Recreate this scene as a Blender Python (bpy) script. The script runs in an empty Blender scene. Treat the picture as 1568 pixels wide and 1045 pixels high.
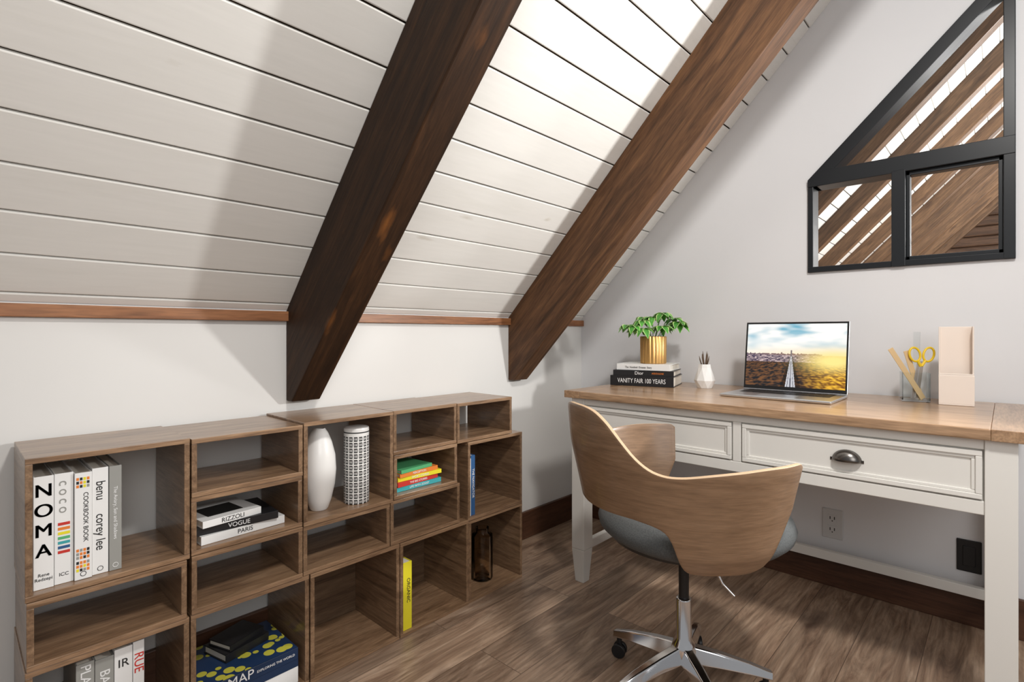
import bpy, bmesh, math, random
from mathutils import Vector, Matrix, noise as mnoise
random.seed(7)
S = bpy.context.scene
try:
    S.view_settings.view_transform = 'Standard'
except Exception:
    pass
TH = math.atan(1.03)
SL = 1.03
Z0 = 1.075

# ---------------------------------------------------------------- materials
def newmat(name):
    m = bpy.data.materials.new(name); m.use_nodes = True
    nt = m.node_tree
    return m, nt, nt.nodes['Principled BSDF']

def pm(name, col, rough=0.5, metal=0.0, coat=0.0, trans=0.0, ior=1.45, noise=0.0, nscale=30, bump=0.0):
    m, nt, b = newmat(name)
    b.inputs['Base Color'].default_value = (*col, 1)
    b.inputs['Roughness'].default_value = rough
    b.inputs['Metallic'].default_value = metal
    b.inputs['Coat Weight'].default_value = coat
    b.inputs['Transmission Weight'].default_value = trans
    b.inputs['IOR'].default_value = ior
    if noise or bump:
        tc = nt.nodes.new('ShaderNodeTexCoord')
        n = nt.nodes.new('ShaderNodeTexNoise'); n.inputs['Scale'].default_value = nscale
        n.inputs['Detail'].default_value = 5
        nt.links.new(tc.outputs['Object'], n.inputs['Vector'])
        r = nt.nodes.new('ShaderNodeValToRGB')
        r.color_ramp.elements[0].position = 0.3; r.color_ramp.elements[1].position = 0.7
        r.color_ramp.elements[0].color = (*[c*(1-noise) for c in col], 1)
        r.color_ramp.elements[1].color = (*[min(1, c*(1+noise)) for c in col], 1)
        nt.links.new(n.outputs['Fac'], r.inputs['Fac'])
        nt.links.new(r.outputs['Color'], b.inputs['Base Color'])
        if bump:
            bp = nt.nodes.new('ShaderNodeBump'); bp.inputs['Strength'].default_value = bump
            bp.inputs['Distance'].default_value = 0.002
            nt.links.new(n.outputs['Fac'], bp.inputs['Height'])
            nt.links.new(bp.outputs['Normal'], b.inputs['Normal'])
    return m

def wood(name, dark, mid, light, axis='X', scale=1.0, rough=0.45, coat=0.0, bump=0.15, knots=0.0, knotcol=None, fine=(.78, 1.1), kr=(.05, .20), ks=(9.0, 3.0), spec=.5):
    m, nt, b = newmat(name)
    N = nt.nodes.new; L = nt.links.new
    tc = N('ShaderNodeTexCoord'); mp = N('ShaderNodeMapping')
    sc = [10*scale]*3
    for a in axis: sc['XYZ'.index(a)] = 0.9*scale
    mp.inputs['Scale'].default_value = sc
    L(tc.outputs['Object'], mp.inputs['Vector'])
    n1 = N('ShaderNodeTexNoise'); n1.inputs['Scale'].default_value = 2.2
    n1.inputs['Detail'].default_value = 7; n1.inputs['Roughness'].default_value = 0.62
    n1.inputs['Distortion'].default_value = 1.1
    L(mp.outputs['Vector'], n1.inputs['Vector'])
    r = N('ShaderNodeValToRGB'); e = r.color_ramp.elements
    e[0].position = 0.28; e[0].color = (*dark, 1)
    e[1].position = 0.75; e[1].color = (*light, 1)
    k = e.new(0.5); k.color = (*mid, 1)
    L(n1.outputs['Fac'], r.inputs['Fac'])
    n2 = N('ShaderNodeTexNoise'); n2.inputs['Scale'].default_value = 16
    n2.inputs['Detail'].default_value = 3
    L(mp.outputs['Vector'], n2.inputs['Vector'])
    mr = N('ShaderNodeMapRange'); mr.inputs['From Min'].default_value = 0.35; mr.inputs['From Max'].default_value = 0.65
    mr.inputs['To Min'].default_value = fine[0]; mr.inputs['To Max'].default_value = fine[1]
    L(n2.outputs['Fac'], mr.inputs['Value'])
    mx = N('ShaderNodeMix'); mx.data_type = 'RGBA'; mx.blend_type = 'MULTIPLY'; mx.inputs[0].default_value = 1
    L(r.outputs['Color'], mx.inputs[6]); L(mr.outputs['Result'], mx.inputs[7])
    out = mx.outputs[2]
    if knots:
        mp2 = N('ShaderNodeMapping'); s2 = [ks[0]]*3
        for a in axis: s2['XYZ'.index(a)] = ks[1]
        mp2.inputs['Scale'].default_value = s2
        L(tc.outputs['Object'], mp2.inputs['Vector'])
        v = N('ShaderNodeTexVoronoi'); v.inputs['Scale'].default_value = 1.0
        n3 = N('ShaderNodeTexNoise'); n3.inputs['Scale'].default_value = 3; n3.inputs['Detail'].default_value = 4
        L(mp2.outputs['Vector'], n3.inputs['Vector'])
        add = N('ShaderNodeVectorMath'); add.operation = 'MULTIPLY_ADD'
        add.inputs[1].default_value = (.5, .5, .5)
        L(n3.outputs['Color'], add.inputs[0]); L(mp2.outputs['Vector'], add.inputs[2])
        L(add.outputs[0], v.inputs['Vector'])
        r2 = N('ShaderNodeValToRGB'); e2 = r2.color_ramp.elements
        e2[0].position = kr[0]; e2[0].color = (knots, knots, knots, 1)
        e2[1].position = kr[1]; e2[1].color = (0, 0, 0, 1)
        L(v.outputs['Distance'], r2.inputs['Fac'])
        mx2 = N('ShaderNodeMix'); mx2.data_type = 'RGBA'
        L(r2.outputs['Color'], mx2.inputs[0]); L(out, mx2.inputs[6])
        mx2.inputs[7].default_value = (*(knotcol or dark), 1)
        out = mx2.outputs[2]
    L(out, b.inputs['Base Color'])
    b.inputs['Roughness'].default_value = rough
    b.inputs['Specular IOR Level'].default_value = spec
    b.inputs['Coat Weight'].default_value = coat
    b.inputs['Coat Roughness'].default_value = 0.15
    if bump:
        bp = N('ShaderNodeBump'); bp.inputs['Strength'].default_value = bump; bp.inputs['Distance'].default_value = 0.002
        L(n1.outputs['Fac'], bp.inputs['Height']); L(bp.outputs['Normal'], b.inputs['Normal'])
    return m

def floor_mat():
    m, nt, b = newmat('floor_planks')
    N = nt.nodes.new; L = nt.links.new
    tc = N('ShaderNodeTexCoord'); mp = N('ShaderNodeMapping')
    mp.inputs['Rotation'].default_value = (0, 0, math.radians(90))
    L(tc.outputs['Object'], mp.inputs['Vector'])
    br = N('ShaderNodeTexBrick'); br.inputs['Scale'].default_value = 1
    br.inputs['Brick Width'].default_value = 1.25; br.inputs['Row Height'].default_value = 0.17
    br.inputs['Mortar Size'].default_value = 0.0010; br.inputs['Mortar Smooth'].default_value = 0.3
    br.offset = 0.37
    br.inputs['Color1'].default_value = (0, 0, 0, 1); br.inputs['Color2'].default_value = (1, 1, 1, 1)
    br.inputs['Mortar'].default_value = (.5, .5, .5, 1)
    L(mp.outputs['Vector'], br.inputs['Vector'])
    off = N('ShaderNodeVectorMath'); off.operation = 'MULTIPLY_ADD'; off.inputs[1].default_value = (7, 13, 0)
    L(br.outputs['Color'], off.inputs[0]); L(mp.outputs['Vector'], off.inputs[2])
    mp2 = N('ShaderNodeMapping'); mp2.inputs['Scale'].default_value = (1.5, 10, 1)
    L(off.outputs[0], mp2.inputs['Vector'])
    n = N('ShaderNodeTexNoise'); n.inputs['Scale'].default_value = 1.6; n.inputs['Detail'].default_value = 10
    n.inputs['Roughness'].default_value = 0.68; n.inputs['Distortion'].default_value = 1.8
    L(mp2.outputs['Vector'], n.inputs['Vector'])
    r = N('ShaderNodeValToRGB'); e = r.color_ramp.elements
    e[0].position = .27; e[0].color = (.135, .078, .050, 1)
    e[1].position = .75; e[1].color = (.69, .52, .39, 1)
    k = e.new(.42); k.color = (.33, .215, .145, 1)
    k = e.new(.58); k.color = (.50, .35, .245, 1)
    L(n.outputs['Fac'], r.inputs['Fac'])
    mr = N('ShaderNodeMapRange'); mr.inputs['To Min'].default_value = .62; mr.inputs['To Max'].default_value = 1.15
    L(br.outputs['Color'], mr.inputs['Value'])
    mx = N('ShaderNodeMix'); mx.data_type = 'RGBA'; mx.blend_type = 'MULTIPLY'; mx.inputs[0].default_value = 1
    L(r.outputs['Color'], mx.inputs[6]); L(mr.outputs['Result'], mx.inputs[7])
    # fine pores
    mp4 = N('ShaderNodeMapping'); mp4.inputs['Scale'].default_value = (6, 110, 1)
    L(off.outputs[0], mp4.inputs['Vector'])
    nf = N('ShaderNodeTexNoise'); nf.inputs['Scale'].default_value = 1; nf.inputs['Detail'].default_value = 3
    L(mp4.outputs['Vector'], nf.inputs['Vector'])
    mrf = N('ShaderNodeMapRange'); mrf.inputs['From Min'].default_value = .35; mrf.inputs['From Max'].default_value = .6
    mrf.inputs['To Min'].default_value = .74; mrf.inputs['To Max'].default_value = 1.04
    L(nf.outputs['Fac'], mrf.inputs['Value'])
    mxf = N('ShaderNodeMix'); mxf.data_type = 'RGBA'; mxf.blend_type = 'MULTIPLY'; mxf.inputs[0].default_value = 1
    L(mx.outputs[2], mxf.inputs[6]); L(mrf.outputs['Result'], mxf.inputs[7])
    mp3 = N('ShaderNodeMapping'); mp3.inputs['Scale'].default_value = (2.2, 5, 1)
    L(off.outputs[0], mp3.inputs['Vector'])
    v = N('ShaderNodeTexVoronoi'); v.inputs['Scale'].default_value = 1
    n5 = N('ShaderNodeTexNoise'); n5.inputs['Scale'].default_value = 4
    L(mp3.outputs['Vector'], n5.inputs['Vector'])
    ad = N('ShaderNodeVectorMath'); ad.operation = 'MULTIPLY_ADD'; ad.inputs[1].default_value = (.5, .5, .5)
    L(n5.outputs['Color'], ad.inputs[0]); L(mp3.outputs['Vector'], ad.inputs[2]); L(ad.outputs[0], v.inputs['Vector'])
    r2 = N('ShaderNodeValToRGB'); e2 = r2.color_ramp.elements
    e2[0].position = .03; e2[0].color = (.9, .9, .9, 1); e2[1].position = .24; e2[1].color = (0, 0, 0, 1)
    L(v.outputs['Distance'], r2.inputs['Fac'])
    mx1 = N('ShaderNodeMix'); mx1.data_type = 'RGBA'
    L(r2.outputs['Color'], mx1.inputs[0]); L(mxf.outputs[2], mx1.inputs[6]); mx1.inputs[7].default_value = (.07, .038, .025, 1)
    mx2 = N('ShaderNodeMix'); mx2.data_type = 'RGBA'
    L(br.outputs['Fac'], mx2.inputs[0]); L(mx1.outputs[2], mx2.inputs[6]); mx2.inputs[7].default_value = (.10, .065, .045, 1)
    L(mx2.outputs[2], b.inputs['Base Color'])
    b.inputs['Roughness'].default_value = .36
    return m

M = {}
M['wall'] = pm('wall_paint', (.71, .70, .68), .75, noise=.012, nscale=3)
M['wallf'] = pm('far_wall_paint', (.75, .75, .765), .75, noise=.012, nscale=3)
M['plank'] = wood('white_painted_planks', (.775, .765, .725), (.805, .795, .76), (.82, .81, .775), 'Y', .6, .5, knots=.6, knotcol=(.56, .52, .44), bump=.03, fine=(.975, 1.0), kr=(.02, .09), ks=(7, 2.2))
M['groove'] = pm('groove_dark', (.07, .042, .024), .8)
M['beam1'] = wood('dark_stained_beam', (.018, .0085, .004), (.038, .017, .007), (.075, .032, .012), 'X', 1.2, .62, knots=.8, knotcol=(.22, .08, .018), bump=.5, spec=.25)
M['beam2'] = wood('brown_stained_beam', (.038, .018, .008), (.098, .045, .020), (.175, .085, .037), 'X', 1.2, .60, knots=.8, knotcol=(.05, .02, .008), bump=.5, spec=.3)
M['beam3'] = wood('rafter_stain', (.055, .028, .014), (.12, .064, .031), (.20, .112, .056), 'X', 1.2, .5, knots=.7, knotcol=(.05, .022, .01), bump=.3)
M['trim'] = wood('red_brown_trim', (.15, .055, .020), (.28, .115, .045), (.38, .17, .072), 'Y', 1, .45)
M['base'] = wood('dark_baseboard', (.045, .018, .010), (.09, .038, .02), (.12, .055, .03), 'XY', 1, .4)
M['floor'] = floor_mat()
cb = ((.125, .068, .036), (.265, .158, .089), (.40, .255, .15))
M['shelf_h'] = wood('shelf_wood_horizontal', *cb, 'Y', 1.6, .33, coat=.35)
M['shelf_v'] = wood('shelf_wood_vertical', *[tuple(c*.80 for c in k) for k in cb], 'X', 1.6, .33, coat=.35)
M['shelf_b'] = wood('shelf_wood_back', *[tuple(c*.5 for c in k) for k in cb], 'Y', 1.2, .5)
M['desk'] = wood('desk_top_wood', (.24, .138, .072), (.41, .255, .148), (.53, .35, .215), 'X', 1.2, .3, coat=.4)
M['white'] = pm('desk_white_paint', (.80, .785, .745), .4)
M['ply'] = wood('chair_plywood', (.190, .110, .060), (.255, .153, .087), (.315, .196, .116), 'XY', 1.6, .38, coat=.2, bump=.03, fine=(.84, 1.05))
M['plyedge'] = pm('plywood_edge', (.58, .41, .26), .5)
M['cush'] = pm('gray_fabric', (.090, .096, .098), .95, noise=.2, nscale=300, bump=.4)
M['chrome'] = pm('chrome', (.80, .80, .81), .10, 1)
M['black'] = pm('black_plastic', (.012, .012, .013), .4)
M['frame'] = pm('black_window_frame', (.012, .014, .017), .35)
M['bronze'] = pm('dark_nickel', (.16, .15, .14), .28, 1)
M['silver'] = pm('aluminium', (.74, .75, .77), .3, 1)
M['keys'] = pm('keys_black', (.02, .02, .022), .5)
M['gold'] = pm('brushed_brass', (.58, .34, .12), .36, .8)
M['ceram'] = pm('white_ceramic', (.82, .81, .79), .3, coat=.3)
M['pages'] = pm('book_pages', (.76, .72, .64), .8)
M['bwhite'] = pm('book_white', (.80, .80, .79), .45)
M['bgray'] = pm('book_gray', (.30, .30, .28), .5)
M['bblack'] = pm('book_black', (.015, .015, .017), .35)
M['bnavy'] = pm('book_navy', (.012, .030, .075), .35)
M['bblue'] = pm('book_blue', (.03, .10, .25), .4)
M['yellow'] = pm('yellow_plastic', (.80, .55, .02), .35)
M['byel'] = pm('book_yellow', (.78, .68, .03), .4)
M['red'] = pm('book_red', (.55, .04, .03), .4)
M['orange'] = pm('book_orange', (.75, .22, .04), .4)
M['green'] = pm('book_green', (.10, .42, .18), .4)
M['teal'] = pm('book_teal', (.05, .35, .38), .4)
M['leaf'] = pm('leaf_green', (.08, .30, .045), .35, noise=.35, nscale=25)
M['leafe'] = pm('leaf_cream', (.50, .68, .26), .4)
M['stem'] = pm('stem', (.10, .22, .05), .5)
M['soil'] = pm('soil', (.03, .02, .012), .9)
M['beige'] = pm('cream_board', (.84, .74, .66), .6)
M['stick'] = pm('bamboo', (.66, .47, .25), .6)
M['outlet'] = pm('outlet_plate', (.62, .62, .62), .4)
M['txtb'] = pm('ink_black', (.02, .02, .02), .5)
M['txtw'] = pm('ink_white', (.8, .8, .8), .5)
M['txtr'] = pm('ink_red', (.6, .03, .02), .5)
M['lead'] = pm('pencil_dark', (.10, .06, .035), .5)
M['log'] = wood('log_siding', (.05, .025, .013), (.10, .05, .026), (.16, .085, .045), 'X', 1, .5)

def glassmat(name, col, mixf=.12, rough=.0):
    m = bpy.data.materials.new(name); m.use_nodes = True; nt = m.node_tree
    nt.nodes.remove(nt.nodes['Principled BSDF'])
    o = nt.nodes['Material Output']
    t = nt.nodes.new('ShaderNodeBsdfTransparent'); t.inputs[0].default_value = (*col, 1)
    g = nt.nodes.new('ShaderNodeBsdfGlossy'); g.inputs['Roughness'].default_value = rough
    f = nt.nodes.new('ShaderNodeLayerWeight'); f.inputs[0].default_value = mixf
    mx = nt.nodes.new('ShaderNodeMixShader')
    nt.links.new(f.outputs['Fresnel'], mx.inputs[0]); nt.links.new(t.outputs[0], mx.inputs[1]); nt.links.new(g.outputs[0], mx.inputs[2])
    nt.links.new(mx.outputs[0], o.inputs['Surface'])
    return m
M['glass'] = glassmat('clear_glass', (.95, .965, .965), .18)
M['pane'] = glassmat('window_glass', (.97, .975, .98), .06)
M['amber'] = glassmat('smoky_glass', (.95, .90, .83), .22)

def mapcover():
    m, nt, b = newmat('blob_cover'); N = nt.nodes.new; L = nt.links.new
    tc = N('ShaderNodeTexCoord'); v = N('ShaderNodeTexVoronoi'); v.inputs['Scale'].default_value = 32
    mp = N('ShaderNodeMapping'); mp.inputs['Scale'].default_value = (1, 1, .01)
    L(tc.outputs['Object'], mp.inputs['Vector']); L(mp.outputs['Vector'], v.inputs['Vector'])
    r = N('ShaderNodeValToRGB'); r.color_ramp.interpolation = 'CONSTANT'
    r.color_ramp.elements[0].color = (.62, .58, .07, 1); r.color_ramp.elements[1].position = .45
    r.color_ramp.elements[1].color = (.015, .04, .11, 1)
    L(v.outputs['Distance'], r.inputs['Fac']); L(r.outputs['Color'], b.inputs['Base Color'])
    b.inputs['Roughness'].default_value = .3
    return m
M['map'] = mapcover()

# ---------------------------------------------------------------- helpers
def bx(bm, lo, hi, mi=0):
    x0, y0, z0 = lo; x1, y1, z1 = hi
    v = [bm.verts.new(p) for p in ((x0,y0,z0),(x1,y0,z0),(x1,y1,z0),(x0,y1,z0),(x0,y0,z1),(x1,y0,z1),(x1,y1,z1),(x0,y1,z1))]
    for f in ((3,2,1,0),(4,5,6,7),(0,1,5,4),(1,2,6,5),(2,3,7,6),(3,0,4,7)):
        bm.faces.new([v[i] for i in f]).material_index = mi

def frustum(bm, c0, s0, c1, s1, mi=0):
    v = []
    for c, s in ((c0, s0), (c1, s1)):
        for dx, dy in ((-1,-1),(1,-1),(1,1),(-1,1)):
            v.append(bm.verts.new((c[0]+dx*s[0], c[1]+dy*s[1], c[2])))
    for f in ((3,2,1,0),(4,5,6,7),(0,1,5,4),(1,2,6,5),(2,3,7,6),(3,0,4,7)):
        bm.faces.new([v[i] for i in f]).material_index = mi

def prism(bm, pts, y0, y1, mi=0):
    a = [bm.verts.new((p[0], y0, p[1])) for p in pts]
    b = [bm.verts.new((p[0], y1, p[1])) for p in pts]
    fs = [bm.faces.new(a), bm.faces.new(b[::-1])]
    n = len(pts)
    for i in range(n):
        fs.append(bm.faces.new([a[i], b[i], b[(i+1) % n], a[(i+1) % n]]))
    for f in fs: f.material_index = mi

def lathe(bm, prof, c=(0,0,0), segs=40, mi=0, rib=None):
    rings = []
    for r, z in prof:
        ring = []
        for i in range(segs):
            a = 2*math.pi*i/segs
            rr = max(r, 1e-5)*(1+(rib(i) if rib else 0))
            ring.append(bm.verts.new((c[0]+rr*math.cos(a), c[1]+rr*math.sin(a), c[2]+z)))
        rings.append(ring)
    for k in range(len(rings)-1):
        for i in range(segs):
            j = (i+1) % segs
            bm.faces.new([rings[k][i], rings[k][j], rings[k+1][j], rings[k+1][i]]).material_index = mi

def tube(bm, pts, rad, n=8, closed=False, mi=0, cap=True):
    pts = [Vector(p) for p in pts]; rings = []
    m = len(pts)
    for i, p in enumerate(pts):
        if closed: t = pts[(i+1) % m]-pts[i-1]
        else: t = pts[min(i+1, m-1)]-pts[max(i-1, 0)]
        t.normalize()
        up = Vector((0, 0, 1)) if abs(t.z) < .9 else Vector((1, 0, 0))
        if closed:
            up = Vector((0.6, -0.75, 0.1)).normalized()
        a = t.cross(up).normalized(); b = t.cross(a).normalized()
        r = rad[i] if isinstance(rad, (list, tuple)) else rad
        rings.append([bm.verts.new(p+a*r*math.cos(2*math.pi*k/n)+b*r*math.sin(2*math.pi*k/n)) for k in range(n)])
    for i in range(m if closed else m-1):
        A = rings[i]; B = rings[(i+1) % m]
        for k in range(n):
            bm.faces.new([A[k], A[(k+1) % n], B[(k+1) % n], B[k]]).material_index = mi
    if cap and not closed:
        bm.faces.new(rings[0]).material_index = mi; bm.faces.new(rings[-1]).material_index = mi

def group(name, loc=(0,0,0), rz=0):
    e = bpy.data.objects.new(name, None); e.empty_display_size = .05
    e.location = loc; e.rotation_euler = (0, 0, rz)
    S.collection.objects.link(e); return e

def mk(name, bm, mats, parent=None, loc=(0,0,0), rot=(0,0,0), bevel=0, smooth=False, seg=2, mat4=None, recalc=True):
    if recalc: bmesh.ops.recalc_face_normals(bm, faces=bm.faces)
    if smooth:
        for f in bm.faces: f.smooth = True
        for e in bm.edges:
            if len(e.link_faces) == 2 and e.calc_face_angle(0) > math.radians(38): e.smooth = False
    me = bpy.data.meshes.new(name); bm.to_mesh(me); bm.free()
    for m in (mats if isinstance(mats, (list, tuple)) else [mats]): me.materials.append(m)
    o = bpy.data.objects.new(name, me); S.collection.objects.link(o)
    o.location = loc; o.rotation_euler = rot
    if mat4 is not None: o.matrix_local = mat4
    if parent: o.parent = parent
    if bevel:
        b = o.modifiers.new('bev', 'BEVEL'); b.width = bevel; b.segments = seg; b.limit_method = 'ANGLE'
        b.angle_limit = math.radians(40)
    return o
NB = bmesh.new

def fr(o, x, y):
    x = Vector(x).normalized(); y = Vector(y).normalized(); z = x.cross(y)
    m = Matrix((x, y, z)).transposed().to_4x4(); m.translation = Vector(o); return m

def txt(body, size, mat4, mat, parent=None, sx=1.0, name='lettering', bold=0.0):
    cu = bpy.data.curves.new(name, 'FONT'); cu.body = body; cu.size = size
    cu.align_x = 'CENTER'; cu.align_y = 'CENTER'; cu.extrude = .0003
    o = bpy.data.objects.new(name, cu); S.collection.objects.link(o)
    bpy.context.view_layer.update()
    dg = bpy.context.evaluated_depsgraph_get()
    me = bpy.data.meshes.new_from_object(o.evaluated_get(dg))
    bpy.data.objects.remove(o)
    for v in me.vertices: v.co.x *= sx
    me.materials.clear(); me.materials.append(mat)
    n = bpy.data.objects.new(name, me); S.collection.objects.link(n)
    n.matrix_local = mat4
    if parent: n.parent = parent
    return n

def book(parent, name, W, D, T, m4, cover, spine=None, pages=None):
    bm = NB(); c = .0025
    bx(bm, (-W/2, 0, 0), (W/2, D, c), 0); bx(bm, (-W/2, 0, T-c), (W/2, D, T), 0)
    bx(bm, (-W/2, -.0005, 0), (W/2, c, T), 1)
    bx(bm, (-W/2+.003, c, c), (W/2-.003, D-.003, T-c), 2)
    return mk(name, bm, [cover, spine or cover, pages or M['pages']], parent, mat4=m4, bevel=.0006, seg=1)
STAND = lambda o: fr(o, (0, 0, 1), (-1, 0, 0))
LIE = lambda o, a=0: fr(o, (-math.sin(a), math.cos(a), 0), (-math.cos(a), -math.sin(a), 0))

# ---------------------------------------------------------------- room
YB = -3.4; YE = 7.6; XR = 2.6
bm = NB(); bx(bm, (-.12, YB, -.08), (4.2, YE, 0)); mk('floor', bm, M['floor'])
bm = NB(); bx(bm, (-.12, YB, 0), (0, YE, Z0)); mk('wall_left', bm, M['wall'])

def roofz(x): return Z0+SL*x+.012
WL, WR, WB, WT, WT2 = 1.131, 1.743, 1.247, 1.622, 2.234
bm = NB()
prism(bm, [(0, 0), (WL, 0), (WL, roofz(WL)), (0, roofz(0))], 0, .12)
prism(bm, [(WL, 0), (WR, 0), (WR, WB), (WL, WB)], 0, .12)
prism(bm, [(WL, WT), (WR, WT2), (WR, roofz(WR)), (WL, roofz(WL))], 0, .12)
prism(bm, [(WR, 0), (4.2, 0), (4.2, roofz(XR)), (XR, roofz(XR)), (WR, roofz(WR))], 0, .12)
bmesh.ops.remove_doubles(bm, verts=bm.verts, dist=1e-5)
mk('wall_far', bm, M['wallf'], recalc=False)
bm = NB()
for i in range(26):
    z = i*.14
    bx(bm, (0, YE-.04, z), (4.2, YE+.06, z+.135))
mk('wall_back', bm, M['log'], bevel=.02)

ct = math.cos(TH)
LS = XR/ct
pitch = .0797/ct
bm = NB()
s = -pitch + .020/ct
while s < LS:
    a = max(s+.0024, 0); b = min(s+pitch-.0024, LS)
    bx(bm, (a, YB, 0), (b, 0, .014), 0)
    bx(bm, (a, .12, 0), (b, YE, .014), 0)
    s += pitch
bx(bm, (0, YB, .0142), (LS, YE, .05), 1)
mk('ceiling', bm, [M['plank'], M['groove']], loc=(0, 0, Z0), rot=(0, -TH, 0), bevel=.003, seg=2)

Rinv = Matrix.Rotation(-TH, 4, 'Y').inverted()
def beam(y0, w, mat, dep=.33):
    bm = NB()
    if dep > .3: pts = [(0, .78), (.04, .78), (XR, .745+SL*XR), (XR, Z0+SL*XR), (0, Z0)]
    else: pts = [(0, Z0-dep), (XR, Z0-dep+SL*XR), (XR, Z0+SL*XR), (0, Z0)]
    prism(bm, pts, y0, y0+w)
    bmesh.ops.transform(bm, matrix=Rinv, verts=bm.verts)
    return mk('ceiling_beam', bm, mat, rot=(0, -TH, 0), bevel=.004)
beam(-1.6436, .097, M['beam1'])
beam(-.589, .092, M['beam2'])
beam(-2.70, .097, M['beam1'])
for k in range(10):
    beam(.76+.66*k, .09, M['beam3'], .150)

bm = NB(); bx(bm, (0, YB, 1.040), (.018, 0, 1.072)); mk('trim_1', bm, M['trim'], bevel=.002)
bm = NB(); bx(bm, (0, YB, 0), (.015, 0, .132)); mk('baseboard_left', bm, M['base'], bevel=.003)
bm = NB(); bx(bm, (.015, -.015, 0), (4.2, 0, .132)); mk('baseboard_far', bm, M['base'], bevel=.003)

# ---------------------------------------------------------------- window
win = group('window_1', (WL, 0, WB))
def W(pts): return [(p[0]-WL, p[1]-WB) for p in pts]
bm = NB()
ya, yb = -.012, .07
prism(bm, W([(WL, WB), (WL+.020, WB), (WL+.020, WT), (WL, WT)]), ya, yb)
prism(bm, W([(WL, WB), (WR, WB), (WR, WB+.022), (WL, WB+.022)]), ya-.001, yb+.001)
prism(bm, W([(WR-.03, WB), (WR, WB), (WR, WT2), (WR-.03, WT2-.03)]), ya-.002, yb+.002)
prism(bm, W([(WL, WT), (WR, WT2), (WR, WT2-.062), (WL+.035, 1.592), (WL, 1.592)]), ya-.003, yb+.003)
prism(bm, W([(WL, 1.592), (WR, 1.592), (WR, 1.652), (WL+.03, 1.652)]), ya-.004, yb+.004)
prism(bm, W([(1.410, WB), (1.452, WB), (1.452, 1.60), (1.410, 1.60)]), ya-.006, yb-.002)
mk('outer_frame', bm, M['frame'], win, bevel=.002)
bm = NB()
x0, x1, z0, z1 = 1.452, WR-.03, WB+.022, 1.592
for q in ([(x0, z0), (x0+.012, z0), (x0+.012, z1), (x0, z1)], [(x1-.012, z0), (x1, z0), (x1, z1), (x1-.012, z1)],
          [(x0, z0), (x1, z0), (x1, z0+.014), (x0, z0+.014)], [(x0, z1-.014), (x1, z1-.014), (x1, z1), (x0, z1)]):
    prism(bm, W(q), .0, .04)
mk('sliding_sash', bm, M['frame'], win, bevel=.002)
bm = NB()
prism(bm, W([(WL+.015, WB+.015), (WR-.02, WB+.015), (WR-.02, WT2-.05), (WL+.015, 1.60)]), .030, .033)
mk('glazing', bm, M['pane'], win)

# ---------------------------------------------------------------- bookcase
XF = .271; XBk = .016; TB = .012
boxes = dict(
 A=(-2.293,-1.997,.452,.745,0), B=(-2.291,-2.004,.311,.451,0), C=(-2.293,-1.998,0,.310,0),
 D=(-1.994,-1.716,.599,.742,0), E=(-1.994,-1.716,.456,.598,0), F=(-1.994,-1.716,.313,.455,0), G=(-1.995,-1.696,0,.312,0),
 I=(-1.713,-1.415,.453,.748,0), J=(-1.713,-1.426,.313,.452,0), H=(-1.693,-1.391,0,.312,1),
 K=(-1.412,-1.143,.604,.748,0), L=(-1.412,-1.143,.459,.603,0), M_=(-1.423,-1.128,.313,.457,0), N=(-1.388,-1.086,0,.311,1),
 O=(-1.140,-.851,.600,.746,0), P=(-1.090,-.793,.306,.598,1), Q=(-1.083,-.789,0,.305,1))
bm = NB()
for i, (k, (y0, y1, z0, z1, bk)) in enumerate(boxes.items()):
    f = XF + (.002 if i % 2 else -.001)
    bx(bm, (XBk, y0, z0), (f, y1, z0+TB), 0)
    bx(bm, (XBk, y0, z1-TB), (f, y1, z1), 0)
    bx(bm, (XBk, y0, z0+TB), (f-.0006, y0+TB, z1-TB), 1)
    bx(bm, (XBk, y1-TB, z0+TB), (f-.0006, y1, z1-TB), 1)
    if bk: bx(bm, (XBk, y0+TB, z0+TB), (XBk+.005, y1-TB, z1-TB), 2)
mk('modular_bookcase', bm, [M['shelf_h'], M['shelf_v'], M['shelf_b']], bevel=.0012, seg=2)

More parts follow.
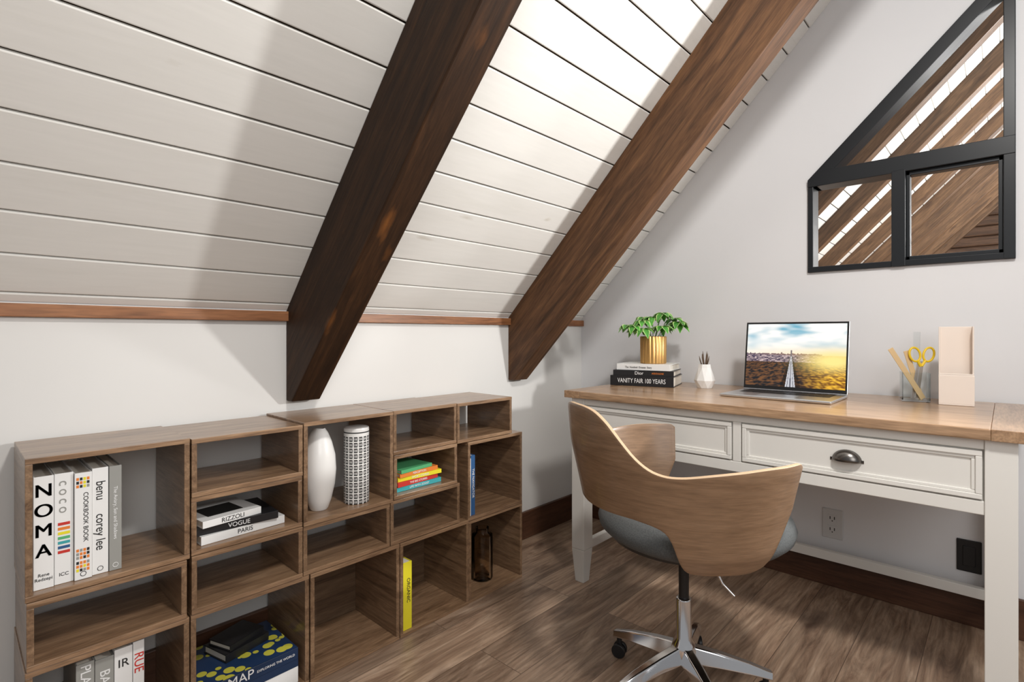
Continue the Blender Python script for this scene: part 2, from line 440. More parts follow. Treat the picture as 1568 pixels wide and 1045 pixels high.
g = group('row_of_cookbooks', (.25, -2.13, .4645))
ys = [-2.279, -2.2455, -2.213, -2.182, -2.152, -2.128]
hs = [.236, .236, .232, .236, .236]
cv = [M['bwhite'], M['bwhite'], M['bwhite'], M['bwhite'], M['bgray']]
for i in range(5):
    T = ys[i+1]-ys[i]-.001; yc = ys[i+1]+2.13
    xo = (-.003, -.006, 0, -.006, -.004)[i]
    book(g, 'cookbook_%d' % (i+1), hs[i], .18, T, STAND((xo, yc-.0005, hs[i]/2)), cv[i])
    ymid = yc-.0005-T/2
    xx = xo+.0009
    if i == 0:
        for k, ch in enumerate('NOMA'):
            for dy in (-.0008, 0, .0008):
                txt(ch, .038, fr((xx, ymid+dy, .205-.042*k), (0, 1, 0), (0, 0, 1)), M['txtb'], g)
        txt('Rene\nRedzepi', .009, fr((xx, ymid, .025), (0, 1, 0), (0, 0, 1)), M['txtb'], g)
    if i == 1:
        for k, ch in enumerate('coco'):
            txt(ch, .026, fr((xx, ymid, .215-.019*k), (0, 0, -1), (0, 1, 0)), M['bgray'], g)
        bmm = NB(); cols = ['red', 'orange', 'byel', 'green', 'teal', 'bblue', 'red']
        for k in range(7): bx(bmm, (xx-.0002, ymid-.010, .125-.010*k), (xx+.0002, ymid+.010, .131-.010*k), k)
        mk('colour_stripes', bmm, [M[c] for c in cols], g)
        txt('ICC', .010, fr((xx, ymid, .020), (0, 1, 0), (0, 0, 1)), M['txtb'], g)
    if i == 2:
        txt('COOKBOOK BOOK', .012, fr((xx, ymid+.004, .135), (0, 0, -1), (0, 1, 0)), M['txtb'], g)
        bmm = NB()
        for zb_ in (.018, .045, .200):
            for k in range(12):
                y = ymid-.012+.006*(k % 4); z = zb_+.008*(k//4)
                bx(bmm, (xx-.0004, y, z), (xx+.0001, y+.0045, z+.006), random.randrange(4))
        mk('spine_picture', bmm, [M['orange'], M['txtb'], M['byel'], M['bgray']], g)
    if i == 3:
        txt('benu     corey lee', .024, fr((xx, ymid, .130), (0, 0, -1), (0, 1, 0)), M['txtb'], g, sx=.9)
    if i == 4:
        txt('The Aviary, Sun and Shadows', .010, fr((xx, ymid, .130), (0, 0, -1), (0, 1, 0)), M['txtw'], g)
    if i in (2, 3, 4):
        bmm = NB(); tube(bmm, [(xx, ymid+.005*math.cos(a*.5236), .012+.005*math.sin(a*.5236)) for a in range(12)], .0006, 5, True)
        mk('emblem', bmm, M['txtw'] if i == 4 else M['txtb'], g)

g = group('row_of_art_books', (.24, -2.15, .0125))
yy = -.06
for i, (T, h, c, t, tc_) in enumerate([(.032, .262, 'bgray', 'PLANTS', 'txtw'), (.034, .258, 'bgray', 'BAR', 'txtw'), (.034, .266, 'bwhite', 'IR', 'txtb'), (.022, .270, 'bwhite', 'RUE', 'txtr')]):
    yy += T+.001
    book(g, 'art_book_%d' % (i+1), h, .18, T, STAND((0, yy, h/2)), M[c])
    txt(t, .026, fr((.0009, yy-T/2, h-.035 if i == 2 else h-.05), (0, 1, 0) if i == 2 else (0, 0, -1), (0, 0, 1) if i == 2 else (0, 1, 0)), M[tc_], g)

g = group('stack_of_fashion_books', (.245, -1.87, .4685))
z = 0
for i, (W_, D_, T, c, a, t, tc_, dx) in enumerate([(.215, .17, .022, 'bwhite', .06, 'PARIS', 'txtb', .01), (.20, .165, .020, 'bblack', -.05, 'VOGUE', 'txtw', -.005), (.150, .14, .018, 'bwhite', .12, 'RIZZOLI', 'txtb', -.02)]):
    book(g, 'book_%d' % (i+1), W_, D_, T, LIE((0, dx, z), a), M[c])
    txt(t, .016, fr((.0010, dx, z+T/2), (-math.sin(a), math.cos(a), 0), (0, 0, 1)), M[tc_], g)
    z += T
bmm = NB(); bx(bmm, (-.11, -.07, z), (-.03, .02, z+.0006)); mk('cover_print', bmm, M['txtb'], g, rot=(0, 0, .12))

g = group('stack_of_paperbacks', (.245, -1.290, .4715))
z = 0
for i, (W_, T, c, a, t, dx) in enumerate([(.19, .016, 'teal', .0, 'LIFE WITH ZOOEY', 0), (.175, .016, 'red', .05, 'THE BIG STORIES', -.004), (.18, .014, 'byel', -.04, 'SHORT STORIES', .004), (.165, .014, 'orange', .04, 'PERCEPTION', 0), (.14, .012, 'green', .1, '', -.01)]):
    book(g, 'paperback_%d' % (i+1), W_, .13, T, LIE((0, dx, z), a), M[c])
    if t: txt(t, .010, fr((.0010, dx, z+T/2), (-math.sin(a), math.cos(a), 0), (0, 0, 1)), M['txtw'], g)
    z += T

g = group('stack_of_coffee_table_books', (.258, -1.846, .0125))
book(g, 'thick_book', .250, .20, .045, LIE((-.004, .0, 0), .0), M['bwhite'])
book(g, 'navy_book', .250, .205, .022, LIE((-.002, 0, .045), .01), M['bnavy'])
book(g, 'atlas_book', .252, .21, .032, LIE((.000, -.002, .067), .015), M['map'], M['bnavy'])
txt('MAP', .034, fr((.0010, -.03, .083), (-.015, 1, 0), (0, 0, 1)), M['txtw'], g)
txt('EXPLORING THE WORLD', .009, fr((.0010, .062, .083), (-.015, 1, 0), (0, 0, 1)), M['txtw'], g)
book(g, 'black_book', .13, .10, .022, LIE((-.085, .02, .0995), .25), M['bblack'])
book(g, 'photo_book', .11, .085, .016, LIE((-.095, .022, .122), .35), M['bblack'])

g = group('yellow_paperback', (.262, -1.335, .0125))
book(g, 'cover', .225, .17, .036, STAND((0, .000, .1125)), M['byel'])
txt('ORGANIC', .018, fr((.0009, -.014, .13), (0, 0, -1), (0, 1, 0)), M['txtb'], g)
g = group('blue_paperbacks', (.262, -1.066, .3185))
book(g, 'book_1', .215, .16, .010, STAND((0, -.0005, .1075)), M['bwhite'])
book(g, 'book_2', .225, .16, .022, STAND((-.002, .022, .1125)), M['bblue'])
txt('THE NAVIGATOR', .014, fr((-.001, .012, .12), (0, 0, -1), (0, 1, 0)), M['txtw'], g)

bm = NB()
lathe(bm, [(0, 0), (.024, 0), (.027, .004), (.036, .03), (.046, .075), (.050, .12), (.047, .165), (.037, .205), (.026, .232), (.019, .242), (.017, .246), (.013, .244), (.012, .235), (0, .235)], segs=48)
mk('white_vase', bm, M['ceram'], loc=(.19, -1.626, .4655), smooth=True)
bm = NB(); NC, NR = 16, 13; R = .039; H = .232
for r in range(NR):
    for c in range(NC):
        for i in range(7):
            for j in range(5):
                a0 = 2*math.pi*(c+i/7)/NC; a1 = 2*math.pi*(c+(i+1)/7)/NC
                z0 = H*(r+j/5)/NR; z1 = H*(r+(j+1)/5)/NR
                b = (1 <= i <= 5) and (0 <= j <= 3) and not ((2 <= i <= 4) and (1 <= j <= 2))
                if i == 3 and 1 <= j <= 2: b = True
                if j == 4 or i in (0, 6): b = False
                if r == NR-1: b = (j == 2)
                f = bm.faces.new([bm.verts.new((R*math.cos(a0), R*math.sin(a0), z0)), bm.verts.new((R*math.cos(a1), R*math.sin(a1), z0)),
                                  bm.verts.new((R*math.cos(a1), R*math.sin(a1), z1)), bm.verts.new((R*math.cos(a0), R*math.sin(a0), z1))])
                f.material_index = 1 if b else 0
bmesh.ops.remove_doubles(bm, verts=bm.verts, dist=1e-5)
lathe(bm, [(R, 0), (R-.003, -.0), (0, 0)], segs=48)
lathe(bm, [(R, H), (R-.001, H+.004), (R-.006, H+.006), (0, H+.006)], segs=48, mi=0)
mk('patterned_canister', bm, [M['ceram'], M['txtb']], loc=(.205, -1.508, .4655), smooth=True)
bm = NB()
lathe(bm, [(0, .003), (.040, .003), (.043, .008), (.043, .165), (.041, .178), (.030, .185), (.027, .190), (.027, .205), (.0245, .205), (.0245, .188), (.028, .182), (.0385, .175), (.040, .165), (.040, .012), (0, .010)], segs=40)
mk('glass_carafe', bm, M['amber'], loc=(.175, -.925, .0125), smooth=True)

# ---------------------------------------------------------------- desk
DX0, DX1, DY0, DY1, DH = .411, 1.768, -.692, -.016, .770
desk = group('writing_desk', ((DX0+DX1)/2, (DY0+DY1)/2, 0))
ox, oy = -(DX0+DX1)/2, -(DY0+DY1)/2
def dbx(bm, lo, hi, mi=0): bx(bm, (lo[0]+ox, lo[1]+oy, lo[2]), (hi[0]+ox, hi[1]+oy, hi[2]), mi)
bm = NB()
dbx(bm, (DX0+.075, DY0, .742), (DX1-.075, DY1, DH))
mk('desk_top', bm, M['desk'], desk, bevel=.003)
M['desk_y'] = wood('desk_top_wood_end', (.24, .138, .072), (.40, .245, .14), (.51, .335, .20), 'Y', 1.2, .3, coat=.4)
bm = NB()
dbx(bm, (DX0, DY0, .742), (DX0+.0748, DY1, DH)); dbx(bm, (DX1-.0748, DY0, .742), (DX1, DY1, DH))
mk('breadboard_ends', bm, M['desk_y'], desk, bevel=.0015)
LX0, LX1 = DX0+.025, DX1-.027; LY0, LY1 = DY0+.018, DY1-.012; LW = .060
bm = NB()
for lx in (LX0, LX1-LW):
    for ly in (LY0, LY1-LW):
        dbx(bm, (lx, ly, .135), (lx+LW, ly+LW, .742))
        cx, cy = lx+LW/2+ox, ly+LW/2+oy
        frustum(bm, (cx, cy, 0), (.020, .020), (cx, cy, .134), (.030, .030))
AZ = .555
fy = LY0+.004
dbx(bm, (LX0+LW, fy+.010, AZ), (LX1-LW, fy+.022, .742))
dbx(bm, (LX0+LW, fy, AZ), (LX1-LW, fy+.012, AZ+.034))
dbx(bm, (LX0+LW, fy, .716), (LX1-LW, fy+.012, .742))
xm = (LX0+LX1)/2
dbx(bm, (xm-.013, fy, AZ+.034), (xm+.013, fy+.012, .716))
dbx(bm, (LX0+.008, LY0+LW, AZ), (LX0+.028, LY1-LW, .742)); dbx(bm, (LX1-.028, LY0+LW, AZ), (LX1-.008, LY1-LW, .742))
dbx(bm, (LX0+LW, LY1-.03, AZ), (LX1-LW, LY1-.01, .742))
dbx(bm, (LX0+LW, LY0+.02, AZ+.004), (LX1-LW, LY1-.02, AZ+.012))
dbx(bm, (LX0+LW, LY1-.042, .120), (LX1-LW, LY1-.018, .155))
dbx(bm, (LX0+.018, LY0+LW, .120), (LX0+.042, LY1-LW, .155)); dbx(bm, (LX1-.042, LY0+LW, .120), (LX1-.018, LY1-LW, .155))
mk('frame_and_legs', bm, M['white'], desk, bevel=.002)
for n, (a, b) in enumerate(((LX0+LW+.004, xm-.017), (xm+.017, LX1-LW-.004))):
    bm = NB(); z0, z1 = AZ+.038, .712; f = fy-.003
    dbx(bm, (a, f+.008, z0), (b, f+.012, z1))
    w = .013
    for lo, hi in (((a, z0), (b, z0+w)), ((a, z1-w), (b, z1)), ((a, z0+w), (a+w, z1-w)), ((b-w, z0+w), (b, z1-w))):
        dbx(bm, (lo[0], f, lo[1]), (hi[0], f+.009, hi[1]))
    a2, b2, c2, d2 = a+w, b-w, z0+w, z1-w
    for lo, hi in (((a2, c2), (b2, c2+.008)), ((a2, d2-.008), (b2, d2)), ((a2, c2+.008), (a2+.008, d2-.008)), ((b2-.008, c2+.008), (b2, d2-.008))):
        dbx(bm, (lo[0], f+.004, lo[1]), (hi[0], f+.009, hi[1]))
    mk('drawer_front_%d' % (n+1), bm, M['white'], desk, bevel=.0018)
    bm = NB(); grid = []
    for i in range(17):
        A = math.pi*i/16; row = []
        for j in range(9):
            B = math.pi/2*j/8
            row.append(bm.verts.new((.037*math.cos(A), -.026*math.sin(A)*math.sin(B), .032*math.sin(A)*math.cos(B)-.008)))
        grid.append(row)
    for i in range(16):
        for j in range(8):
            bm.faces.new([grid[i][j], grid[i+1][j], grid[i+1][j+1], grid[i][j+1]])
    bmesh.ops.remove_doubles(bm, verts=bm.verts, dist=1e-5)
    bx(bm, (-.041, -.0015, -.010), (.041, 0, -.002))
    o = mk('cup_pull_%d' % (n+1), bm, M['bronze'], desk, loc=((a+b)/2+ox, f+.008+oy, (z0+z1)/2-.004), smooth=True)
    sm = o.modifiers.new('s', 'SOLIDIFY'); sm.thickness = .002

# ---------------------------------------------------------------- chair
CX, CY = 1.06, -.99
chair = group('swivel_office_chair', (CX, CY, 0))
topT = [(0,.815),(12,.813),(20,.798),(27,.762),(34,.718),(40,.688),(46,.672),(54,.669),(72,.684),(92,.694),(116,.694)]
botT = [(0,.548),(30,.552),(40,.545),(47,.530),(52,.480),(57,.436),(62,.430),(95,.430),(104,.44)]
rT = [(.42,.235),(.46,.262),(.50,.272),(.55,.282),(.62,.297),(.70,.315),(.82,.325)]
def lerp(T, x):
    if x <= T[0][0]: return T[0][1]
    for (a, b), (c, d) in zip(T, T[1:]):
        if x <= c: return b+(d-b)*(x-a)/(c-a)
    return T[-1][1]
def sml(T, x, w):
    return sum(lerp(T, abs(x+w*k/3)) for k in range(-3, 4))/7
bm = NB(); cols = []; NCc, NRr = 120, 22
for i in range(NCc+1):
    q = -1+2*i/NCc; col = []
    dq = abs(q)*116
    zt = sml(topT, dq, 5); zb = sml(botT, dq*.9, 3)
    e = max(0, (abs(q)-.96)/.04)
    zt -= .010*(1-math.sqrt(max(0, 1-e*e))); zb += .022*(1-math.sqrt(max(0, 1-e*e)))
    for j in range(NRr+1):
        s_ = j/NRr; z = zb+(zt-zb)*s_
        dmax = 105+12*max(0, min(1, (z-.44)/.14))
        ang = math.radians(237.5+q*dmax)
        r = sml([(a*1000, b) for a, b in rT], z*1000, 20)
        col.append(bm.verts.new((r*math.cos(ang), r*math.sin(ang), z)))
    cols.append(col)
for i in range(NCc):
    for j in range(NRr):
        bm.faces.new([cols[i][j], cols[i+1][j], cols[i+1][j+1], cols[i][j+1]])
o = mk('plywood_shell', bm, [M['ply'], M['plyedge']], chair, smooth=True)
sm = o.modifiers.new('s', 'SOLIDIFY'); sm.thickness = .011; sm.offset = -1; sm.material_offset_rim = 1
b_ = o.modifiers.new('b', 'BEVEL'); b_.width = .0015; b_.segments = 2; b_.limit_method = 'ANGLE'; b_.angle_limit = math.radians(50)
bm = NB()
prof = [(0, .440), (.20, .440), (.235, .446), (.252, .462), (.257, .480), (.250, .500), (.230, .514), (.18, .522), (0, .526)]
lathe(bm, prof, segs=64)
fdx, fdy = math.cos(math.radians(57.5)), math.sin(math.radians(57.5))
for v in bm.verts:
    p = v.co.x*fdx+v.co.y*fdy
    v.co.x += fdx*(.022+.06*max(0, p)); v.co.y += fdy*(.022+.06*max(0, p))
mk('seat_cushion', bm, M['cush'], chair, smooth=True)
bm = NB()
lathe(bm, [(0, .420), (.15, .420), (.20, .432), (.205, .440), (0, .440)], segs=48)
mk('seat_pan', bm, M['black'], chair, smooth=True)
bm = NB(); bx(bm, (-.07, -.05, .390), (.07, .05, .420)); lathe(bm, [(0, .39), (.03, .39), (.03, .37), (.014, .365), (.0135, .23)], segs=28)
mk('tilt_mechanism', bm, M['black'], chair, bevel=.002, smooth=True)
bm = NB(); tube(bm, [(.05, .0, .405), (.085, .004, .37), (.105, .008, .33), (.135, .012, .305)], .003, 10)
mk('height_lever', bm, M['chrome'], chair, smooth=True)
bm = NB()
lathe(bm, [(0, .262), (.019, .262), (.021, .256), (.021, .150), (.030, .135), (.034, .12), (.034, .085), (.025, .075), (0, .075)], segs=36)
for k in range(5):
    a = math.radians(33+72*k); L_ = .232
    d = Vector((math.cos(a), math.sin(a), 0)); n = Vector((-d.y, d.x, 0))
    secs = [(.015, .024, .088, .132), (.09, .022, .082, .118), (.17, .019, .072, .098), (L_, .016, .060, .078)]
    prev = None
    for (rr, w, za, zb) in secs:
        ring = [bm.verts.new(d*rr+n*w+Vector((0, 0, za))), bm.verts.new(d*rr-n*w+Vector((0, 0, za))),
                bm.verts.new(d*rr-n*w*.55+Vector((0, 0, zb))), bm.verts.new(d*rr+n*w*.55+Vector((0, 0, zb)))]
        if prev:
            for q in range(4): bm.faces.new([prev[q], prev[(q+1) % 4], ring[(q+1) % 4], ring[q]])
        else: bm.faces.new(ring)
        prev = ring
    bm.faces.new(prev)
mk('star_base', bm, M['chrome'], chair, bevel=.004, smooth=True, seg=3)
bm = NB()
for k in range(5):
    a = math.radians(33+72*k); p = Vector((math.cos(a), math.sin(a), 0))*.215
    n = Vector((math.cos(a+1.9), math.sin(a+1.9), 0))
    c = p+Vector((0, 0, .022))
    for sgn in (-1, 1):
        tube(bm, [c+n*sgn*.005, c+n*sgn*.016], .021, 20)
    tube(bm, [p+Vector((0, 0, .03)), p+Vector((0, 0, .066))], .008, 12)
mk('casters', bm, M['black'], chair, bevel=.002, smooth=True)

# ---------------------------------------------------------------- wall outlets
g = group('wall_outlet', (1.2175, 0, .245))
bm = NB(); bx(bm, (-.036, -.006, -.058), (.036, 0, .058)); mk('plate', bm, M['outlet'], g, bevel=.003)
bm = NB()
for zc in (-.022, .022):
    bx(bm, (-.016, -.008, zc-.015), (.016, -.005, zc+.015), 0)
    bx(bm, (-.009, -.0086, zc-.003), (-.006, -.0078, zc+.008), 1); bx(bm, (.006, -.0086, zc-.003), (.009, -.0078, zc+.008), 1)
    bx(bm, (-.002, -.0086, zc-.011), (.002, -.0078, zc-.007), 1)
mk('sockets', bm, [M['outlet'], M['black']], g)
g = group('black_wall_socket', (1.627, 0, .235))
bm = NB(); bx(bm, (-.033, -.006, -.055), (.033, 0, .055)); mk('plate', bm, M['black'], g, bevel=.003)
bm = NB(); bx(bm, (-.017, -.009, -.034), (.017, -.005, .034)); mk('rocker', bm, M['black'], g, bevel=.002)

# ---------------------------------------------------------------- desk objects
DZ = DH
A_ = math.radians(16)
g = group('stack_of_hardback_books', (.560, -.338, DZ+.0005), A_)
F = lambda x, y, z, a=0: fr((x, y, z), (math.cos(a), math.sin(a), 0), (-math.sin(a), math.cos(a), 0))
book(g, 'lower_book', .275, .215, .044, F(0, 0, 0), M['bblack'])
txt('VANITY FAIR 100 YEARS', .028, fr((0, -.0012, .022), (1, 0, 0), (0, 0, 1)), M['txtw'], g, sx=.70)
book(g, 'middle_book', .262, .21, .024, F(.006, .004, .044, .02), M['bblack'])
txt('Dior', .020, fr((-.01, .0025, .056), (1, .02, 0), (0, 0, 1)), M['txtw'], g)
txt('ASSOULINE', .010, fr((.07, .0040, .056), (1, .02, 0), (0, 0, 1)), M['orange'], g)
book(g, 'upper_book', .235, .19, .027, F(.004, .012, .0685, -.05), M['bwhite'])
txt('The  Hundred  Dresses  Story', .012, fr((-.015, .0118, .081), (1, -.05, 0), (0, 0, 1)), M['txtb'], g, sx=.8)

PZ = DZ+.0965
g = group('potted_schefflera', (.563, -.235, PZ))
bm = NB()
lathe(bm, [(0, 0), (.053, 0), (.056, .003), (.057, .118), (.055, .121), (.052, .119), (.051, .105)], segs=160, rib=lambda i: .045*abs(math.sin(i*math.pi/8))-.03)
mk('ribbed_brass_pot', bm, M['gold'], g, smooth=True)
bm = NB(); lathe(bm, [(.049, .104), (.03, .108), (0, .110)], segs=32); mk('soil', bm, M['soil'], g)
bmL = NB(); bmS = NB()
def leaf(bm, base, d, up, L, Wd, droop):
    d = d.normalized(); side = d.cross(up).normalized(); n = side.cross(d).normalized()
    rows = []
    for i in range(9):
        t = i/8; w = Wd*math.sin(math.pi*min(1, t*.93+.05))**.75*(.6+.8*t if t < .6 else 1.08-(t-.6)*.9)
        if i == 8: w = .0005
        c = base+d*(L*t)-Vector((0, 0, 1))*(droop*L*t*t)
        rows.append([bm.verts.new(c+side*w*k+n*(abs(k)*w*.35)) for k in (-1, -.72, 0, .72, 1)])
    for i in range(8):
        for k in range(4):
            f = bm.faces.new([rows[i][k], rows[i][k+1], rows[i+1][k+1], rows[i+1][k]])
            f.material_index = 1 if k in (0, 3) or (i < 2 and random.random() < .3) else 0
            f.smooth = True
stems = [(-.105, -.02, .170), (-.055, .03, .205), (-.065, -.05, .165), (0, -.01, .205), (.03, .04, .225), (.055, -.03, .220), (.110, 0, .185), (.065, -.06, .165), (-.01, -.07, .155), (-.10, .04, .155), (.10, .05, .170), (.01, .07, .165), (-.03, -.04, .19), (.085, .02, .20)]
for (sx_, sy_, sz_) in stems:
    tip = Vector((sx_*.78, sy_*.9+sx_*.58, sz_)); b0 = Vector((sx_*.15, sy_*.15, .105))
    mid = (tip+b0)/2+Vector((0, 0, .02))
    tube(bmS, [b0, mid, tip], .0014, 6)
    nl = 7
    ph = random.random()*6
    for k in range(nl):
        a = ph+2*math.pi*k/nl
        out = Vector((tip.x, tip.y, 0))*2.0
        d = Vector((math.cos(a), math.sin(a), .10+random.uniform(-.1, .15)))+out
        leaf(bmL, tip, d, Vector((0, 0, 1)), random.uniform(.042, .060), .0155, random.uniform(.35, .95))
mk('leaves', bmL, [M['leaf'], M['leafe']], g, recalc=False); mk('stems', bmS, M['stem'], g)

g = group('faceted_pencil_pot', (.790, -.215, DZ+.0005))
bm = NB()
def ringf(r, z, ph): return [bm.verts.new((r*math.cos(ph+math.pi/4*k), r*math.sin(ph+math.pi/4*k), z)) for k in range(8)]
p8 = math.pi/8
rings = [ringf(.031, 0, 0), ringf(.043, .032, p8), ringf(.027, .085, 0), ringf(.0245, .100, 0)]
bm.faces.new(rings[0][::-1])
for k in range(8):
    j = (k+1) % 8
    bm.faces.new([rings[0][k], rings[0][j], rings[1][k]]); bm.faces.new([rings[0][j], rings[1][j], rings[1][k]])
    bm.faces.new([rings[1][k], rings[1][j], rings[2][j]]); bm.faces.new([rings[1][k], rings[2][j], rings[2][k]])
    bm.faces.new([rings[2][k], rings[2][j], rings[3][j], rings[3][k]])
inn = ringf(.0205, .100, 0); bot = ringf(.0205, .03, 0)
for k in range(8):
    j = (k+1) % 8
    bm.faces.new([rings[3][k], rings[3][j], inn[j], inn[k]]); bm.faces.new([inn[k], inn[j], bot[j], bot[k]])
bm.faces.new(bot)
mk('pot', bm, M['ceram'], g, recalc=True)
bm = NB()
for k in range(6):
    a = k*1.05+.3; r0, r1 = .008, .018+.004*(k % 2)
    h = .135+.010*(k % 3)
    tube(bm, [(-r0*math.cos(a), -r0*math.sin(a), .032), (r1*math.cos(a)*.85, r1*math.sin(a)*.85, h-.016), (r1*math.cos(a), r1*math.sin(a), h)], [.0026, .0026, .0005], 6)
mk('pencils', bm, M['lead'], g)

# laptop
g = group('laptop', (1.13, -.340, DZ+.0008))
bm = NB(); bx(bm, (-.180, -.122, 0), (.180, .125, .010)); mk('base', bm, M['silver'], g, bevel=.004, seg=3)
bm = NB(); bx(bm, (-.150, -.005, .0098), (.150, .105, .0104), 0)
mk('keyboard_well', bm, M['keys'], g)
bm = NB()
for r in range(6):
    for c in range(14):
        x = -.147+c*.0211; y = .0+r*.0172
        bx(bm, (x, y, .0104), (x+.018, y+.0145, .0116))
mk('keys', bm, M['black'], g, bevel=.0006, seg=1)
bm = NB(); bx(bm, (-.06, -.110, .0099), (.06, -.020, .0104)); mk('trackpad', bm, pm('trackpad_grey', (.5, .51, .53), .35, .8), g, bevel=.0002)
tilt = math.radians(-9)
lid = Matrix.Translation((0, .120, .010)) @ Matrix.Rotation(tilt, 4, 'X')
LH = .268
bm = NB(); bx(bm, (-.180, -.002, 0), (.180, .004, LH)); mk('lid_shell', bm, M['silver'], g, mat4=lid, bevel=.0025)
bm = NB(); bx(bm, (-.178, -.0028, .003), (.178, -.0018, LH-.002)); mk('bezel', bm, M['black'], g, mat4=lid)
def screen_col(u, v):
    hz = .50
    N3 = lambda x, y, z=0: .5+.5*mnoise.noise(Vector((x, y, z)))
    sun = math.exp(-(((u-.88)/.24)**2+((v-.42)/.14)**2))
    if v > hz:
        t = (v-hz)/(1-hz)
        base = Vector((.85, .90, .92)).lerp(Vector((.13, .42, .56)), min(1, t*1.1))
        cl = max(0, N3(u*3.0, v*7, 2)*.7+N3(u*8, v*18, 5)*.45-.34)*2.8
        base = base.lerp(Vector((1, .98, .94)), min(1, cl))
        warm = math.exp(-((v-hz)/.12)**2)
        base = base.lerp(Vector((1, .76, .42)), min(.85, warm*(.35+.6*u)))
        c = base
        sky = math.floor(N3(math.floor(u*60)*1.7, 3)*8)/8*.05+.004
        if v < hz+sky and u < .78: c = Vector((.12, .08, .11)).lerp(Vector((.55, .32, .2)), u*.8)
    else:
        dd = (hz-v)/hz
        if dd < .22:      # distant city blocks
            b_ = N3(math.floor(u*55)*3.3, math.floor(v*90)*2.1, 6)
            c0 = Vector((.07, .05, .09)).lerp(Vector((.62, .48, .48)), max(0, min(1, (b_-.42)*4)))
            c = c0.lerp(Vector((.85, .50, .12)), max(0, min(.8, (u-.5)*1.8)))
        else:
            sc_ = 10/(dd+.12)
            X = (u-.475)*sc_+40; Y = math.log(dd+.06)*10
            tex = N3(X*1.3, Y*1.3, 1)*.6+N3(X*3, Y*3, 4)*.4
            tex = max(0, min(1, (tex-.40)*4))
            dk = Vector((.006, .009, .014)).lerp(Vector((.24, .10, .035)), tex*.8)
            gold = Vector((.20, .065, .004)).lerp(Vector((1.0, .55, .04)), tex)
            c = dk.lerp(gold, min(1, max(0, (u-.55)*3)))
        w = .004+.048*dd
        if abs(u-.475) < w:
            c = Vector((.62, .62, .66))
            if abs(u-.475) < w*.15 or abs(abs(u-.475)-w*.6) < w*.08: c = Vector((.14, .14, .17))
        elif abs(u-.475) < w*2: c = c*.3
    if abs(u-.475) < .006 and hz-.02 < v < hz+.08: c = Vector((.18, .15, .17))
    return c.lerp(Vector((1.0, .82, .28)), min(1, sun*1.1))
me_b = NB(); NXg, NYg = 260, 170; lay = me_b.verts.layers.float_color.new('Col')
gv = []
for j in range(NYg+1):
    row = []
    for i in range(NXg+1):
        u, v = i/NXg, j/NYg
        vt = me_b.verts.new((-.172+.344*u, -.0031, .016+(LH-.025)*v)); c = screen_col(u, v); vt[lay] = (c.x, c.y, c.z, 1)
        row.append(vt)
    gv.append(row)
for j in range(NYg):
    for i in range(NXg): me_b.faces.new([gv[j][i], gv[j][i+1], gv[j+1][i+1], gv[j+1][i]])
sm_, nt, b = newmat('screen_image')
at = nt.nodes.new('ShaderNodeAttribute'); at.attribute_name = 'Col'
b.inputs['Base Color'].default_value = (.01, .01, .01, 1); b.inputs['Roughness'].default_value = .25
nt.links.new(at.outputs['Color'], b.inputs['Emission Color']); b.inputs['Emission Strength'].default_value = 1.05
mk('display', me_b, sm_, g, mat4=lid, recalc=False)

g = group('glass_pen_cup', (1.4925, -.150, DZ+.0005))
bm = NB(); h = .098; r = .038; t = .003
frustum(bm, (0, 0, 0), (r, r), (0, 0, .006), (r, r))
for lo, hi in (((-r, -r), (r, -r+t)), ((-r, r-t), (r, r)), ((-r, -r+t), (-r+t, r-t)), ((r-t, -r+t), (r, r-t))):
    bx(bm, (lo[0], lo[1], .006), (hi[0], hi[1], h))
mk('cup', bm, M['glass'], g, rot=(0, 0, math.radians(12)))
rt = Vector((.84, .54, 0)).normalized()
bm = NB()
def slat(a, b, w, th):
    a = Vector(a); b = Vector(b); d = (b-a).normalized(); s = rt - d*rt.dot(d); s.normalize(); n = d.cross(s)
    vs = [bm.verts.new(p+s*sx*w+n*sy*th) for p in (a, b) for sx, sy in ((-1, -1), (1, -1), (1, 1), (-1, 1))]
    for f in ((3,2,1,0),(4,5,6,7),(0,1,5,4),(1,2,6,5),(2,3,7,6),(3,0,4,7)): bm.faces.new([vs[i] for i in f])
slat(rt*.026+Vector((0, 0, .008)), -rt*.075+Vector((0, .0, .178)), .0085, .0012)
slat(rt*.018+Vector((0, .015, .008)), -rt*.028+Vector((0, .012, .170)), .0085, .0012)
mk('wooden_sticks', bm, M['stick'], g, bevel=.0008)
bm = NB()
slat(Vector((-.002, .01, .008))-rt*.004, rt*.014+Vector((0, .005, .135)), .007, .0009)
slat(Vector((-.002, .008, .010))+rt*.008, rt*.022+Vector((0, .003, .135)), .006, .0009)
mk('scissor_blades', bm, M['silver'], g, bevel=.0004)
bm = NB()
for off, tl in ((.000, -.25), (.042, .25)):
    c = rt*off+Vector((0, .004, .158))
    pts = []
    for k in range(24):
        a = 2*math.pi*k/24
        x = .016*math.cos(a); z = .024*math.sin(a)
        xr = x*math.cos(tl)+z*math.sin(tl); zr = -x*math.sin(tl)+z*math.cos(tl)
        pts.append(c+rt*xr+Vector((0, 0, zr)))
    tube(bm, pts, .0036, 8, True)
tube(bm, [rt*.008+Vector((0, .004, .138)), rt*.018+Vector((0, .004, .118))], .005, 8)
tube(bm, [rt*.032+Vector((0, .004, .138)), rt*.020+Vector((0, .004, .118))], .005, 8)
mk('scissor_handles', bm, M['yellow'], g, smooth=True)
bm = NB(); slat(rt*.0+Vector((0, .022, .008)), rt*.004+Vector((0, .024, .235)), .010, .0008)
mk('clear_ruler', bm, M['glass'], g)

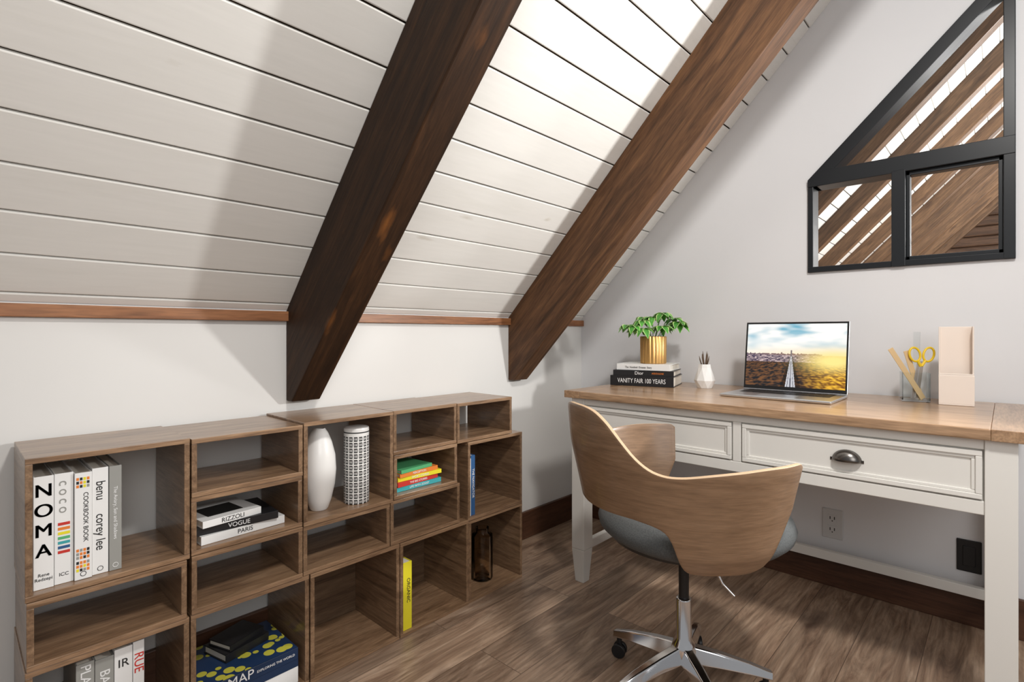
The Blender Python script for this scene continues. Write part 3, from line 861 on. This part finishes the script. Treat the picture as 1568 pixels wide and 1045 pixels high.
g = group('letter_holder', (1.602, -.175, DZ+.0005), math.radians(4))
bm = NB(); w = .044; t = .004
bx(bm, (-w, -.030, 0), (w, .045, t))
bx(bm, (-w, -.030, t), (w, -.026, .095)); bx(bm, (-w, .000, t), (w, .004, .100))
bx(bm, (-w, .041, t), (w, .045, .252))
bx(bm, (-w, -.026, t), (-w+t, .000, .095)); bx(bm, (w-t, -.026, t), (w, .000, .095))
bx(bm, (-w, .004, t), (-w+t, .041, .252)); bx(bm, (w-t, .004, t), (w, .041, .252))
mk('organiser_body', bm, M['beige'], g, bevel=.001)

# ---------------------------------------------------------------- lights
def area(name, loc, target, size, power, col=(1, 1, 1), spread=None):
    l = bpy.data.lights.new(name, 'AREA'); l.energy = power; l.color = col; l.size = size; l.shape = 'DISK'
    if spread: l.spread = spread
    o = bpy.data.objects.new(name, l); S.collection.objects.link(o); o.location = loc
    o.rotation_euler = (Vector(target)-Vector(loc)).to_track_quat('-Z', 'Y').to_euler(); return o
area('ceiling_light', (2.0, -1.7, 2.45), (1.0, -.9, 0), .26, 32, (1, .965, .92))
area('room_bounce', (3.0, -2.6, 1.75), (.6, -.8, 1.95), 1.4, 20, (1, .98, .96))
l = bpy.data.lights.new('side_lamp', 'SPOT'); l.energy = 104; l.spot_size = math.radians(105); l.spot_blend = .6; l.shadow_soft_size = .06; l.color = (1, .985, .96)
o = bpy.data.objects.new('side_lamp', l); S.collection.objects.link(o); o.location = (2.20, -.22, 1.35)
o.rotation_euler = (Vector((.2, -2.0, 1.45))-o.location).to_track_quat('-Z', 'Y').to_euler()
area('neighbour_room_light', (3.2, 2.2, 2.0), (.8, 2.8, 1.8), .6, 125, (1, .98, .95))
area('neighbour_room_light', (3.2, 5.0, 2.0), (.8, 5.4, 1.8), .6, 90, (1, .98, .95))
w = bpy.data.worlds.new('World'); S.world = w; w.use_nodes = True
w.node_tree.nodes['Background'].inputs[0].default_value = (.97, .98, 1, 1)
w.node_tree.nodes['Background'].inputs[1].default_value = .31

# ---------------------------------------------------------------- camera
cam = bpy.data.cameras.new('camera'); co = bpy.data.objects.new('camera', cam); S.collection.objects.link(co)
cam.sensor_width = 36; cam.lens = 36*808/1568; cam.shift_y = -.0073; cam.clip_start = .02
co.location = (1.719, -2.399, 1.0); co.rotation_euler = (math.radians(90), 0, math.radians(43.1))
S.camera = co
